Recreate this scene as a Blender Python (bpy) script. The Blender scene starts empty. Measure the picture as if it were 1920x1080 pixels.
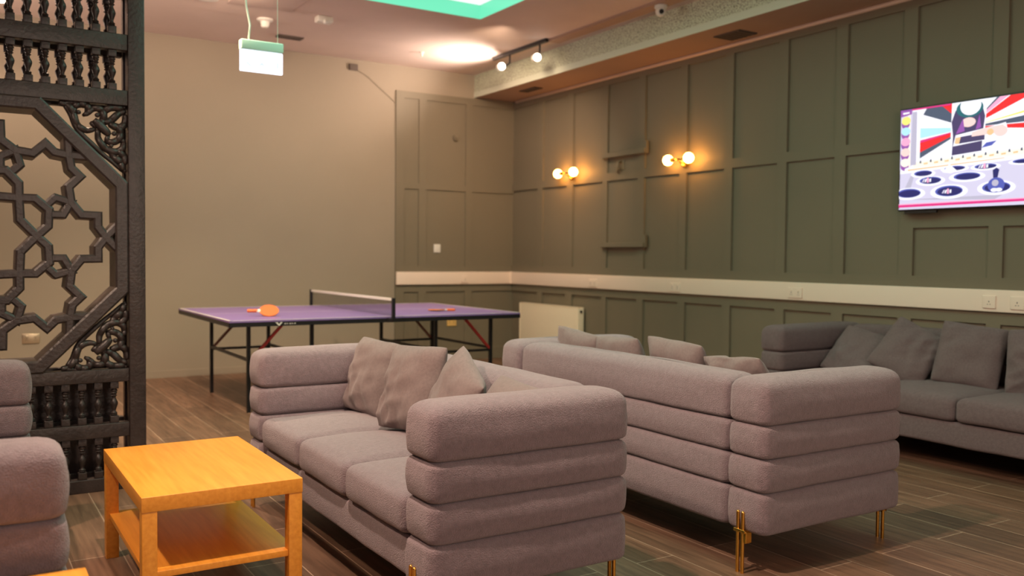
import bpy, bmesh, math, random
from mathutils import Vector, Matrix, noise
random.seed(7)
scene = bpy.context.scene
COL = scene.collection
R = math.radians

# ------------------------------------------------------------------ camera
EYE = Vector((0, 0, 1.27))
def make_camera():
    yaw, pitch, roll = R(32.0065), R(2.0268), R(0.5396)
    F = Vector((math.sin(yaw) * math.cos(pitch), math.cos(yaw) * math.cos(pitch), -math.sin(pitch)))
    Rt = Vector((math.cos(yaw), -math.sin(yaw), 0))
    U = Rt.cross(F)
    R2 = Rt * math.cos(roll) + U * math.sin(roll)
    U2 = -Rt * math.sin(roll) + U * math.cos(roll)
    cam = bpy.data.cameras.new('camera')
    ob = bpy.data.objects.new('camera', cam)
    COL.objects.link(ob)
    m = Matrix((R2, U2, -F)).transposed().to_4x4()
    m.translation = EYE
    ob.matrix_world = m
    cam.sensor_width = 36
    cam.lens = 1682.08 / 1920 * 36
    cam.clip_start = 0.05
    cam.dof.use_dof = True
    cam.dof.focus_distance = 3.4
    cam.dof.aperture_fstop = 2.4
    scene.camera = ob
make_camera()

# ------------------------------------------------------------------ world, exposure, lights
scene.view_settings.view_transform = 'Standard'
scene.view_settings.look = 'None'
scene.view_settings.gamma = 1
scene.view_settings.exposure = 0.0
scene.view_settings.use_curve_mapping = False
w = bpy.data.worlds.new('world'); scene.world = w; w.use_nodes = True
w.node_tree.nodes['Background'].inputs[0].default_value = (1.0, 0.80, 0.62, 1)
w.node_tree.nodes['Background'].inputs[1].default_value = 0.15

def light(name, kind, loc, target, energy, color, size=0.1, spot=60, blend=0.4, shape=None, size_y=None):
    l = bpy.data.lights.new(name, kind); l.energy = energy; l.color = color
    if kind == 'SPOT':
        l.spot_size = R(spot); l.spot_blend = blend; l.shadow_soft_size = size
    elif kind == 'AREA':
        l.size = size
        if size_y: l.shape = 'RECTANGLE'; l.size_y = size_y
    else:
        l.shadow_soft_size = size
    o = bpy.data.objects.new(name, l); COL.objects.link(o)
    o.location = loc
    if target is not None:
        d = Vector(target) - Vector(loc)
        o.rotation_euler = d.to_track_quat('-Z', 'Y').to_euler()
    return o
WARM = (1.0, 0.72, 0.50)
# ceiling downlights of the lounge, then added fill lights
light('downlight_sofas', 'SPOT', (0.55, 2.4, 3.38), (2.2, 2.9, 0), 400, (1.0, 0.72, 0.57), 0.05, 88, 0.5)
light('downlight_left', 'SPOT', (-0.9, 3.4, 3.38), (1.2, 3.3, 0.2), 300, (1.0, 0.70, 0.52), 0.06, 100, 0.6)
light('downlight_middle', 'SPOT', (0.9, 6.0, 3.38), (1.3, 6.6, 0), 420, WARM, 0.06, 110, 0.6)
light('downlight_back', 'SPOT', (2.0, 7.3, 3.38), (2.2, 9.6, 1.2), 130, (1.0, 0.73, 0.52), 0.1, 140, 0.8)
light('downlight_corner', 'SPOT', (4.5, 7.3, 3.36), (5.0, 9.6, 1.4), 130, WARM, 0.1, 130, 0.8)
light('fill_behind_camera', 'AREA', (-1.0, -2.0, 3.0), (2.2, 5.0, 0.6), 22, (1.0, 0.76, 0.92), 2.5)  # added soft fill for the near faces, no real fitting
light('ceiling_fill_left', 'AREA', (-1.2, 7.2, 2.2), (-1.0, 7.25, 3.4), 125, (1.0, 0.74, 0.60), 1.2)  # unseen upward fill added to brighten the ceiling
light('ceiling_fill_rear', 'AREA', (1.5, -1.6, 1.8), (3.2, 3.0, 4.6), 72, (1.0, 0.74, 0.58), 0.8)  # second added ceiling fill, out of view behind the camera

# ------------------------------------------------------------------ materials
def rgb(*c): return (c[0], c[1], c[2], 1)
def new_mat(name):
    m = bpy.data.materials.new(name); m.use_nodes = True
    nt = m.node_tree
    return m, nt, nt.nodes['Principled BSDF']
def mat(name, color, rough=0.5, metal=0, noise_scale=None, var=0.12, bump=0.0, bump_scale=None, spec=0.5, sheen=0, coat=0):
    m, nt, b = new_mat(name)
    b.inputs['Base Color'].default_value = rgb(*color)
    b.inputs['Roughness'].default_value = rough
    b.inputs['Metallic'].default_value = metal
    b.inputs['Specular IOR Level'].default_value = spec
    if sheen:
        b.inputs['Sheen Weight'].default_value = sheen
        b.inputs['Sheen Roughness'].default_value = 0.6
    if coat: b.inputs['Coat Weight'].default_value = coat
    tc = nt.nodes.new('ShaderNodeTexCoord')
    if noise_scale:
        n = nt.nodes.new('ShaderNodeTexNoise'); n.inputs['Scale'].default_value = noise_scale
        n.inputs['Detail'].default_value = 5
        nt.links.new(tc.outputs['Object'], n.inputs['Vector'])
        r = nt.nodes.new('ShaderNodeValToRGB')
        r.color_ramp.elements[0].position = 0.3; r.color_ramp.elements[1].position = 0.7
        r.color_ramp.elements[0].color = rgb(*[c * (1 - var) for c in color])
        r.color_ramp.elements[1].color = rgb(*[min(1, c * (1 + var)) for c in color])
        nt.links.new(n.outputs['Fac'], r.inputs['Fac'])
        nt.links.new(r.outputs['Color'], b.inputs['Base Color'])
    if bump:
        n2 = nt.nodes.new('ShaderNodeTexNoise'); n2.inputs['Scale'].default_value = bump_scale or 200
        n2.inputs['Detail'].default_value = 3
        nt.links.new(tc.outputs['Object'], n2.inputs['Vector'])
        bp = nt.nodes.new('ShaderNodeBump'); bp.inputs['Strength'].default_value = bump
        bp.inputs['Distance'].default_value = 0.01
        nt.links.new(n2.outputs['Fac'], bp.inputs['Height'])
        nt.links.new(bp.outputs['Normal'], b.inputs['Normal'])
    return m
def emit(name, color, strength):
    m, nt, b = new_mat(name)
    b.inputs['Base Color'].default_value = rgb(0.02, 0.02, 0.02)
    b.inputs['Emission Color'].default_value = rgb(*color)
    b.inputs['Emission Strength'].default_value = strength
    return m

M = {}
M['fabric'] = mat('grey_boucle_fabric', (0.215, 0.160, 0.174), 0.95, noise_scale=55, var=0.13, bump=0.75, bump_scale=260, spec=0.15, sheen=0.35)
M['fabric_dark'] = mat('charcoal_fabric', (0.125, 0.096, 0.100), 0.95, noise_scale=55, var=0.12, bump=0.6, bump_scale=260, spec=0.1, sheen=0.12)
M['pillow'] = mat('grey_linen_fabric', (0.19, 0.145, 0.138), 0.92, noise_scale=90, var=0.10, bump=0.35, bump_scale=420, spec=0.15, sheen=0.2)
M['pillow_dark'] = mat('charcoal_linen_fabric', (0.130, 0.102, 0.104), 0.92, noise_scale=90, var=0.10, bump=0.35, bump_scale=420, spec=0.1, sheen=0.1)
M['brass'] = mat('brass', (0.85, 0.48, 0.10), 0.22, 1.0)
M['black_metal'] = mat('black_metal', (0.012, 0.012, 0.014), 0.4, spec=0.4)
M['black_plastic'] = mat('black_plastic', (0.012, 0.011, 0.012), 0.35)
M['red_metal'] = mat('red_metal', (0.42, 0.03, 0.025), 0.4)
M['brown_metal'] = mat('brown_metal', (0.22, 0.085, 0.05), 0.45)
M['screen_wood'] = mat('carved_dark_wood', (0.036, 0.027, 0.025), 0.40, noise_scale=14, var=0.3, bump=0.25, bump_scale=60, spec=0.55)
M['white_plastic'] = mat('white_plastic', (0.78, 0.76, 0.70), 0.4)
M['cream_plastic'] = mat('cream_plastic', (0.74, 0.63, 0.50), 0.45, spec=0.3)
M['trunking'] = mat('trunking_plastic', (0.88, 0.73, 0.62), 0.42, spec=0.3)
M['radiator'] = mat('radiator_enamel', (0.90, 0.80, 0.62), 0.35)
M['ceiling'] = mat('ceiling_paint', (0.70, 0.57, 0.50), 0.75, noise_scale=1.6, var=0.05)
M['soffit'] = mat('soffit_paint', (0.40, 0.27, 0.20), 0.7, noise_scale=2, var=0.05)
M['pipe_paint'] = mat('pale_pipe_paint', (0.72, 0.56, 0.46), 0.5)
M['beam_trim'] = mat('beam_lip_green_lit', (0.64, 0.69, 0.56), 0.6)  # green spill from the lit tray is mixed into this colour
M['dark_grille'] = mat('dark_grille', (0.10, 0.075, 0.06), 0.7)
M['ball'] = mat('ping_pong_ball_plastic', (0.85, 0.82, 0.75), 0.35)
M['steel'] = mat('brushed_steel', (0.62, 0.52, 0.36), 0.3, 0.9)
M['orange_rubber'] = mat('orange_rubber', (0.82, 0.16, 0.035), 0.5)
M['net'] = None

def wall_mat(name, color):
    return mat(name, color, 0.75, noise_scale=0.8, var=0.045, bump=0.06, bump_scale=120, spec=0.25)
M['wall'] = wall_mat('greige_wall_paint', (0.315, 0.268, 0.205))
M['panel'] = mat('sage_panel_paint', (0.195, 0.168, 0.118), 0.55, noise_scale=0.9, var=0.05, bump=0.05, bump_scale=90, spec=0.3)

def wood_yellow():
    m, nt, b = new_mat('honey_wood_veneer')
    tc = nt.nodes.new('ShaderNodeTexCoord'); mp = nt.nodes.new('ShaderNodeMapping')
    mp.inputs['Scale'].default_value = (26, 1.6, 26)
    n = nt.nodes.new('ShaderNodeTexNoise'); n.inputs['Scale'].default_value = 2.2; n.inputs['Detail'].default_value = 6
    r = nt.nodes.new('ShaderNodeValToRGB')
    r.color_ramp.elements[0].position = 0.3; r.color_ramp.elements[0].color = rgb(0.72, 0.275, 0.03)
    r.color_ramp.elements[1].position = 0.72; r.color_ramp.elements[1].color = rgb(0.86, 0.37, 0.05)
    nt.links.new(tc.outputs['Object'], mp.inputs[0]); nt.links.new(mp.outputs[0], n.inputs['Vector'])
    nt.links.new(n.outputs['Fac'], r.inputs[0]); nt.links.new(r.outputs[0], b.inputs['Base Color'])
    b.inputs['Roughness'].default_value = 0.34
    return m
M['lack'] = wood_yellow()

def floor_mat():
    m, nt, b = new_mat('brown_wood_plank_floor')
    N = nt.nodes; L = nt.links
    tc = N.new('ShaderNodeTexCoord')
    mp = N.new('ShaderNodeMapping'); mp.inputs['Rotation'].default_value = (0, 0, R(90))
    L.new(tc.outputs['Object'], mp.inputs[0])
    br = N.new('ShaderNodeTexBrick')
    br.inputs['Scale'].default_value = 1.0
    br.inputs['Brick Width'].default_value = 1.2; br.inputs['Row Height'].default_value = 0.2
    br.inputs['Mortar Size'].default_value = 0.0028; br.inputs['Mortar Smooth'].default_value = 0.2
    br.inputs['Color1'].default_value = rgb(0.215, 0.128, 0.083); br.inputs['Color2'].default_value = rgb(0.125, 0.075, 0.049)
    br.inputs['Mortar'].default_value = rgb(0.40, 0.29, 0.21)
    br.offset = 0.37; br.inputs['Bias'].default_value = 0.0
    L.new(mp.outputs[0], br.inputs['Vector'])
    m2 = N.new('ShaderNodeMapping'); m2.inputs['Scale'].default_value = (22, 1.5, 1)
    L.new(tc.outputs['Object'], m2.inputs[0])
    n = N.new('ShaderNodeTexNoise'); n.inputs['Scale'].default_value = 1.7; n.inputs['Detail'].default_value = 8; n.inputs['Distortion'].default_value = 0.6
    L.new(m2.outputs[0], n.inputs['Vector'])
    rp = N.new('ShaderNodeValToRGB'); rp.color_ramp.elements[0].position = 0.28; rp.color_ramp.elements[1].position = 0.72
    rp.color_ramp.elements[0].color = rgb(0.62, 0.60, 0.58); rp.color_ramp.elements[1].color = rgb(1.35, 1.3, 1.25)
    L.new(n.outputs['Fac'], rp.inputs[0])
    mx = N.new('ShaderNodeMix'); mx.data_type = 'RGBA'; mx.blend_type = 'MULTIPLY'; mx.inputs['Factor'].default_value = 1
    L.new(br.outputs['Color'], mx.inputs['A']); L.new(rp.outputs[0], mx.inputs['B'])
    L.new(mx.outputs['Result'], b.inputs['Base Color'])
    b.inputs['Roughness'].default_value = 0.42
    b.inputs['Specular IOR Level'].default_value = 0.4
    bp = N.new('ShaderNodeBump'); bp.inputs['Strength'].default_value = 0.25; bp.inputs['Distance'].default_value = 0.004
    L.new(n.outputs['Fac'], bp.inputs['Height']); L.new(bp.outputs[0], b.inputs['Normal'])
    return m
M['floor'] = floor_mat()

def purple_mat():
    m = mat('purple_table_paint', (0.25, 0.165, 0.42), 0.38, noise_scale=3, var=0.03, spec=0.4)
    return m
M['purple'] = purple_mat()

def speckle_mat():
    m, nt, b = new_mat('speckled_tile_green_lit')
    N = nt.nodes; L = nt.links
    tc = N.new('ShaderNodeTexCoord')
    v = N.new('ShaderNodeTexNoise'); v.inputs['Scale'].default_value = 85; v.inputs['Detail'].default_value = 1.5
    L.new(tc.outputs['Object'], v.inputs['Vector'])
    r = N.new('ShaderNodeValToRGB')
    r.color_ramp.elements[0].position = 0.40; r.color_ramp.elements[0].color = rgb(0.20, 0.19, 0.14)
    r.color_ramp.elements[1].position = 0.47; r.color_ramp.elements[1].color = rgb(0.62, 0.68, 0.52)  # pale tone carries the tray's green light on the beam face
    L.new(v.outputs['Fac'], r.inputs[0]); L.new(r.outputs[0], b.inputs['Base Color'])
    b.inputs['Roughness'].default_value = 0.7
    return m
M['speckle'] = speckle_mat()

def net_mat():
    m, nt, b = new_mat('black_net_mesh')
    N = nt.nodes; L = nt.links
    tc = N.new('ShaderNodeTexCoord')
    sx = N.new('ShaderNodeSeparateXYZ'); L.new(tc.outputs['Object'], sx.inputs[0])
    def wave(sock):
        a = N.new('ShaderNodeMath'); a.operation = 'MULTIPLY'; a.inputs[1].default_value = 80
        L.new(sock, a.inputs[0])
        f = N.new('ShaderNodeMath'); f.operation = 'FRACT'; L.new(a.outputs[0], f.inputs[0])
        g = N.new('ShaderNodeMath'); g.operation = 'LESS_THAN'; g.inputs[1].default_value = 0.24; L.new(f.outputs[0], g.inputs[0])
        return g
    a, c = wave(sx.outputs['Y']), wave(sx.outputs['Z'])
    mxx = N.new('ShaderNodeMath'); mxx.operation = 'MAXIMUM'; L.new(a.outputs[0], mxx.inputs[0]); L.new(c.outputs[0], mxx.inputs[1])
    L.new(mxx.outputs[0], b.inputs['Alpha'])
    b.inputs['Base Color'].default_value = rgb(0.02, 0.02, 0.02)
    return m
M['net'] = net_mat()

# ------------------------------------------------------------------ mesh helpers
class MB:
    def __init__(self): self.v = []; self.f = []; self.mi = []
    def add(self, verts, faces, mi=0):
        o = len(self.v)
        self.v += [tuple(p) for p in verts]
        self.f += [tuple(i + o for i in f) for f in faces]
        self.mi += [mi] * len(faces)
        return self
    def box(self, x0, x1, y0, y1, z0, z1, mi=0, bev=0.0):
        if bev > 0:
            return self.rbox((x0 + x1) / 2, (y0 + y1) / 2, (z0 + z1) / 2, (x1 - x0) / 2, (y1 - y0) / 2, (z1 - z0) / 2, bev, n=1, seg=2, mi=mi)
        v = [(x0, y0, z0), (x1, y0, z0), (x1, y1, z0), (x0, y1, z0), (x0, y0, z1), (x1, y0, z1), (x1, y1, z1), (x0, y1, z1)]
        f = [(0, 3, 2, 1), (4, 5, 6, 7), (0, 1, 5, 4), (1, 2, 6, 5), (2, 3, 7, 6), (3, 0, 4, 7)]
        return self.add(v, f, mi)
    def rbox(self, cx, cy, cz, hx, hy, hz, r, n=6, seg=4, bulge=(0, 0, 0), jitter=0, seed=0, mi=0, crown=0, fn=None):
        """rounded cushion-like box; bulge pushes the faces outward, r may be (r_bottom, r_top)"""
        h = (hx, hy, hz)
        rb, rt = (r if isinstance(r, tuple) else (r, r))
        rr = max(rb, rt)
        def axis(hh):
            q = min(rr, hh * 0.95)
            inner = hh - q
            e = [inner + q * math.tan(math.pi / 4 * (i / seg)) for i in range(1, seg + 1)]
            mid = [(-1 + 2 * i / n) * inner for i in range(n + 1)]
            return [-a for a in reversed(e)] + mid + e
        ax = [axis(a) for a in h]
        cache = {}
        def key(p): return tuple(round(c, 6) for c in p)
        idx = {}
        verts = []; faces = []
        def put(p):
            k = key(p)
            if k in idx: return idx[k]
            rad = rt if p[2] > 0 else rb
            q = Vector([max(-(h[i] - min(rad, h[i] * .95)), min(h[i] - min(rad, h[i] * .95), p[i])) for i in range(3)])
            d = Vector(p) - q
            if d.length > 1e-9:
                # radius per vertex, uses the direction from the inner core
                m = max(abs(c) for c in d)
                radv = min(rad, *[x * .95 for x in h])
                w_ = d.normalized() * radv
                pos = q + w_ * (1 if m > 0 else 0)
            else:
                pos = q
            u = [max(-1, min(1, pos[i] / h[i])) for i in range(3)]
            nd = d.normalized() if d.length > 1e-9 else Vector((0, 0, 0))
            bx = bulge[0] * (1 - u[1] ** 4) * (1 - u[2] ** 2) * nd[0]
            by = bulge[1] * (1 - u[0] ** 4) * (1 - u[2] ** 2) * nd[1]
            bz = bulge[2] * (1 - u[0] ** 2) * (1 - u[1] ** 2) * nd[2]
            pos = pos + Vector((bx, by, bz))
            if jitter:
                s = Vector((pos.x * 3.1 + seed * 7.3 + cx, pos.y * 3.1 + seed * 1.7 + cy, pos.z * 9 + seed))
                a = noise.noise(s) + 0.5 * noise.noise(s * 2.7)
                pos = pos + nd * a * jitter
            if fn: pos = fn(pos, u)
            idx[k] = len(verts)
            verts.append((pos.x + cx, pos.y + cy, pos.z + cz))
            return idx[k]
        for a in range(3):
            b_, c_ = (a + 1) % 3, (a + 2) % 3
            for s in (-1, 1):
                A = ax[b_]; B = ax[c_]
                for i in range(len(A) - 1):
                    for j in range(len(B) - 1):
                        q = []
                        for (ii, jj) in ((i, j), (i + 1, j), (i + 1, j + 1), (i, j + 1)):
                            p = [0, 0, 0]; p[a] = s * h[a]; p[b_] = A[ii]; p[c_] = B[jj]
                            q.append(put(p))
                        faces.append(tuple(q) if s > 0 else tuple(reversed(q)))
        return self.add(verts, faces, mi)
    def cushion(self, x0, x1, y0, y1, z0, z1, rv=.03, rb=.028, rt=.028, bulge=.008, crown=0.0, jit=.003, seed=0, seam=.003):
        """upholstered roll: rounded-rectangle rings lofted along z; rv plan corner radius, rb/rt edge radii"""
        cx, cy = (x0 + x1) / 2, (y0 + y1) / 2; hx, hy = (x1 - x0) / 2, (y1 - y0) / 2; hm = min(hx, hy)
        prof = []
        inn = [.92, .75, .55, .38, .22]
        for f in inn:
            if f * hm > rb * 1.1: prof.append((f * hm, z0, 0))
        for i in range(6):
            a = math.pi / 2 * i / 5; prof.append((rb * (1 - math.sin(a)), z0 + rb * (1 - math.cos(a)), i / 5 * .35))
        m_ = 4; H = z1 - z0 - rb - rt
        for i in range(1, m_ + 1):
            u = i / m_; prof.append((0, z0 + rb + H * u * .98, 1 - abs(2 * u - 1) ** 2 * .65 if u < 1 else .35))
        for i in range(1, 7):
            a = math.pi / 2 * i / 6; prof.append((rt * (1 - math.cos(a)), z1 - rt + rt * math.sin(a), (1 - i / 6) * .35))
        for f in reversed(inn):
            if f * hm > rt * 1.1: prof.append((f * hm, z1, 0))
        verts = []; faces = []; nring = None
        nxs = max(4, int(hx * 2 / .035)); nys = max(4, int(hy * 2 / .035)); seg = 5
        for (ins, z, bf) in prof:
            ax_, ay_ = hx - ins, hy - ins
            r_ = max(.003, min(rv, ax_ * .98, ay_ * .98))
            if ins > rt + .002: r_ = max(.002, min(r_, rv * (1 - ins / hm)))
            ring = []
            for (sx, sy, a0) in ((1, -1, -90), (1, 1, 0), (-1, 1, 90), (-1, -1, 180)):
                ccx, ccy = sx * (ax_ - r_), sy * (ay_ - r_)
                for i in range(seg + 1):
                    a = R(a0 + 90 * i / seg); ring.append((ccx + r_ * math.cos(a), ccy + r_ * math.sin(a), math.cos(a), math.sin(a)))
                L_ = {(-90): (0, ay_ - r_, nys), 0: (1, ax_ - r_, nxs), 90: (2, ay_ - r_, nys), 180: (3, ax_ - r_, nxs)}[a0]
                e = L_[1]
                for i in range(1, L_[2]):
                    u = -1 + 2 * i / L_[2]
                    if L_[0] == 0: ring.append((ax_, u * e, 1, 0))
                    elif L_[0] == 1: ring.append((-u * e, ay_, 0, 1))
                    elif L_[0] == 2: ring.append((-ax_, -u * e, -1, 0))
                    else: ring.append((u * e, -ay_, 0, -1))
            nring = len(ring)
            for (x, y, nx, ny) in ring:
                ux, uy = x / hx, y / hy
                side = (1 - uy ** 4) * abs(nx) + (1 - ux ** 4) * abs(ny)
                p3 = Vector((x * 4 + cx * 3 + seed, y * 4 + cy * 3, z * 7 + seed * 2.1))
                d = bulge * bf * side + jit * noise.noise(p3) + jit * .6 * noise.noise(p3 * 3.1)
                zz = z
                if ins > rt * .9 and z > (z0 + z1) / 2: zz += crown * (1 - ux * ux) * (1 - uy * uy) * 1.0 + jit * .8 * noise.noise(p3 * 1.3)
                if ins > rt * .9: d = 0
                tseam = noise.noise(Vector((x * 5 + seed, y * 5, z * 3))) * seam
                verts.append((cx + x + nx * d, cy + y + ny * d, zz + tseam))
        for k_ in range(len(prof) - 1):
            for j in range(nring):
                a = k_ * nring + j; b = k_ * nring + (j + 1) % nring
                faces.append((a, b, b + nring, a + nring))
        faces.append(tuple(reversed(range(nring)))); faces.append(tuple(range((len(prof) - 1) * nring, len(prof) * nring)))
        return self.add(verts, faces)
    def tube(self, pts, rad, n=10, caps=True, mi=0, flat=None):
        """tube through points; rad a number or a list"""
        pts = [Vector(p) for p in pts]; k = len(pts)
        rads = rad if isinstance(rad, (list, tuple)) else [rad] * k
        verts = []; faces = []
        t0 = (pts[1] - pts[0]).normalized()
        up = Vector((0, 0, 1)) if abs(t0.z) < .9 else Vector((1, 0, 0))
        nrm = (up - t0 * up.dot(t0)).normalized()
        for i in range(k):
            t = (pts[min(i + 1, k - 1)] - pts[max(i - 1, 0)]).normalized()
            nrm = (nrm - t * nrm.dot(t)).normalized()
            b = t.cross(nrm)
            for j in range(n):
                a = 2 * math.pi * j / n
                verts.append(pts[i] + (nrm * math.cos(a) + b * math.sin(a)) * rads[i])
        for i in range(k - 1):
            for j in range(n):
                a = i * n + j; b2 = i * n + (j + 1) % n
                faces.append((a, b2, b2 + n, a + n))
        if caps:
            faces.append(tuple(reversed(range(n)))); faces.append(tuple(range((k - 1) * n, k * n)))
        return self.add(verts, faces, mi)
    def lathe(self, prof, n=16, origin=(0, 0, 0), axis='Z', mi=0):
        """prof: (radius, height) list"""
        verts = []; faces = []
        for r_, z_ in prof:
            for j in range(n):
                a = 2 * math.pi * j / n
                p = (r_ * math.cos(a), r_ * math.sin(a), z_)
                if axis == 'X': p = (p[2], p[0], p[1])
                if axis == 'Y': p = (p[0], p[2], p[1])
                verts.append(tuple(p[i] + origin[i] for i in range(3)))
        for i in range(len(prof) - 1):
            for j in range(n):
                a = i * n + j; b2 = i * n + (j + 1) % n
                faces.append((a, b2, b2 + n, a + n))
        faces.append(tuple(reversed(range(n)))); faces.append(tuple(range((len(prof) - 1) * n, len(prof) * n)))
        return self.add(verts, faces, mi)
    def sphere(self, c, r_, n=20, m=12, mi=0):
        prof = [(max(1e-4, r_ * math.sin(math.pi * i / m)), -r_ * math.cos(math.pi * i / m)) for i in range(m + 1)]
        return self.lathe(prof, n, c, mi=mi)
    def bar(self, a, b, wx, wz=None, mi=0):
        """square bar between two points"""
        a = Vector(a); b = Vector(b); t = (b - a).normalized()
        wz = wz or wx
        up = Vector((0, 0, 1)) if abs(t.z) < .9 else Vector((0, 1, 0))
        s = t.cross(up).normalized(); u = s.cross(t)
        v = []
        for p in (a, b):
            for (i, j) in ((-1, -1), (1, -1), (1, 1), (-1, 1)): v.append(p + s * wx / 2 * i + u * wz / 2 * j)
        return self.add(v, [(0, 1, 2, 3), (7, 6, 5, 4), (0, 4, 5, 1), (1, 5, 6, 2), (2, 6, 7, 3), (3, 7, 4, 0)], mi)
    def build(self, name, m, parent=None, smooth=False, auto=None, loc=None, rot=None, bevel=None):
        me = bpy.data.meshes.new(name)
        me.from_pydata(self.v, [], self.f)
        for mm in (m if isinstance(m, (list, tuple)) else [m]): me.materials.append(mm)
        me.polygons.foreach_set('material_index', self.mi)
        bm = bmesh.new(); bm.from_mesh(me)
        bmesh.ops.recalc_face_normals(bm, faces=bm.faces)
        bm.to_mesh(me); bm.free()
        if smooth or auto:
            me.polygons.foreach_set('use_smooth', [True] * len(me.polygons))
            if auto: me.set_sharp_from_angle(angle=R(auto))
        me.update()
        o = bpy.data.objects.new(name, me); COL.objects.link(o)
        if parent: o.parent = parent
        if loc: o.location = loc
        if rot: o.rotation_euler = rot
        if bevel:
            md = o.modifiers.new('bevel', 'BEVEL'); md.width = bevel; md.segments = 2; md.limit_method = 'ANGLE'
        return o

def tag(o, label, cat, group=None):
    o['label'] = label; o['category'] = cat
    if group: o['group'] = group
    return o
def struct(o): o['kind'] = 'structure'; return o
def empty(name, loc=(0, 0, 0), rz=0, label=None, cat=None, group=None):
    o = bpy.data.objects.new(name, None); COL.objects.link(o)
    o.empty_display_size = 0.1; o.location = loc; o.rotation_euler = (0, 0, rz)
    if label: tag(o, label, cat, group)
    return o
def copy_tree(o, parent=None):
    c = o.copy(); COL.objects.link(c)
    if parent: c.parent = parent
    for ch in list(KIDS.get(o.name, [])): copy_tree(ch, c)
    return c
KIDS = {}
def index_kids(o):
    KIDS[o.name] = [c for c in COL.objects if c.parent == o]
    for c in KIDS[o.name]: index_kids(c)

# ------------------------------------------------------------------ the room
XR, YB, ZC = 6.0, 9.6, 3.47
XL, YF = -4.2, -3.2
HX0, HX1, HY0, HY1 = 1.5, 4.2, 1.6, 7.32         # lit ceiling tray
struct(MB().box(XL - .1, XR + .1, YF, YB + .1, -0.1, 0).build('floor', M['floor']))
c = MB()
c.box(XL, HX0, YF, YB, ZC, ZC + .1); c.box(HX1, XR, YF, YB, ZC, ZC + .1)
c.box(HX0, HX1, YF, HY0, ZC, ZC + .1); c.box(HX0, HX1, HY1, YB, ZC, ZC + .1)
struct(c.build('ceiling', M['ceiling']))
struct(MB().box(XL, XR + .1, YB, YB + .1, 0, ZC + .1).build('wall_back', M['wall']))
struct(MB().box(XR, XR + .1, YF, YB, 0, ZC + .1).build('wall_right', M['panel']))
struct(MB().box(XL - .1, XL, YF, YB + .1, 0, ZC + .1).build('wall_left', M['wall']))
# recessed tray above the ceiling opening
c = MB()
c.box(HX0 - .02, HX1 + .02, HY0 - .02, HY1 + .02, ZC + .15, ZC + .19)
c.box(HX0 - .04, HX0, HY0, HY1, ZC + .1, ZC + .16); c.box(HX1, HX1 + .04, HY0, HY1, ZC + .1, ZC + .16)
c.box(HX0, HX1, HY0 - .04, HY0, ZC + .1, ZC + .16); c.box(HX0, HX1, HY1, HY1 + .04, ZC + .1, ZC + .16)
struct(c.build('trim_1', M['ceiling']))

# panel mouldings: right wall
P = 0.022
rw = MB()
x0 = XR - P
STILES = [(9.0, 8.9), (8.41, 8.29), (7.74, 7.66), (7.15, 7.05), (6.535, 6.435), (5.94, 5.84), (5.32, 5.22), (4.735, 4.63), (4.14, 4.03), (3.465, 3.365), (2.86, 2.76), (2.26, 2.16), (1.6, 1.5), (0.9, 0.8), (.2, .1)]
rw.box(x0, XR, YF, YB, 3.11, 3.19)
rw.box(x0, XR, YF, YB, 1.075, 1.155)
rw.box(x0, XR, YF, YB, 0.0, 0.14)
rw.box(x0, XR, YF, YB, .84, .925)
for a, b in STILES:
    if a > 4.2:
        rw.box(x0, XR, b, a, 1.155, 3.11)
    else:
        rw.box(x0, XR, b, a, 1.155, 1.505); rw.box(x0, XR, b, a, 2.42, 3.11)
    rw.box(x0, XR, b, a, .14, .84)
ys = [YB - P] + [v for ab in STILES for v in ab]
for i in range(0, 17, 2):
    if ys[i] > 4.2: rw.box(x0, XR, ys[i + 1], ys[i], 2.085, 2.17)
rw.box(x0, XR, YF, 4.03, 1.505, 2.42)
rw.box(x0, XR, 4.03, 4.14, 1.505, 2.42)
struct(rw.build('trim_2', M['panel']))
bw = MB(); y0 = YB - P; E_ = 4.385
bw.box(E_, XR, y0, YB, 3.10, 3.18); bw.box(E_, XR, y0, YB, 1.075, 1.14); bw.box(E_, XR, y0, YB, .84, .925)
bw.box(E_, XR, y0, YB, 0, .14); bw.box(4.49, XR, y0, YB, 2.05, 2.12)
for a, b in ((E_, 4.49), (4.68, 4.78), (5.31, 5.40)):
    bw.box(a, b, y0, YB, .14, .84)
    bw.box(a, b, y0, YB, 1.14, 2.05 if a > E_ else 3.10)
    if a > E_: bw.box(a, b, y0, YB, 2.12, 3.10)
bw.box(E_ + .0001, XR, YB - .006, YB - .0001, .14, 3.1)
struct(bw.build('trim_3', M['panel']))
struct(MB().box(XL, E_, YB - .015, YB, 0, .07).build('baseboard_back', M['wall']))
# ledges that stand proud of the panelling between the two lamps
lg = MB()
lg.box(5.93, XR - P, 7.0, 7.71, 2.325, 2.375, bev=.004); lg.box(5.95, XR - P, 6.99, 7.04, 2.325, 2.45)
o = lg.build('wall_ledge', M['panel']); tag(o, 'upper grey-green moulding ledge with raised right end between the two globe lamps', 'ledge', 'proud ledges on the right wall')
lg = MB()
lg.box(5.93, XR - P, 7.0, 7.71, 1.375, 1.425, bev=.004); lg.box(5.95, XR - P, 6.99, 7.04, 1.375, 1.50)
o = lg.build('wall_ledge', M['panel']); tag(o, 'lower grey-green moulding ledge just above the white trunking', 'ledge', 'proud ledges on the right wall')
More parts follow.
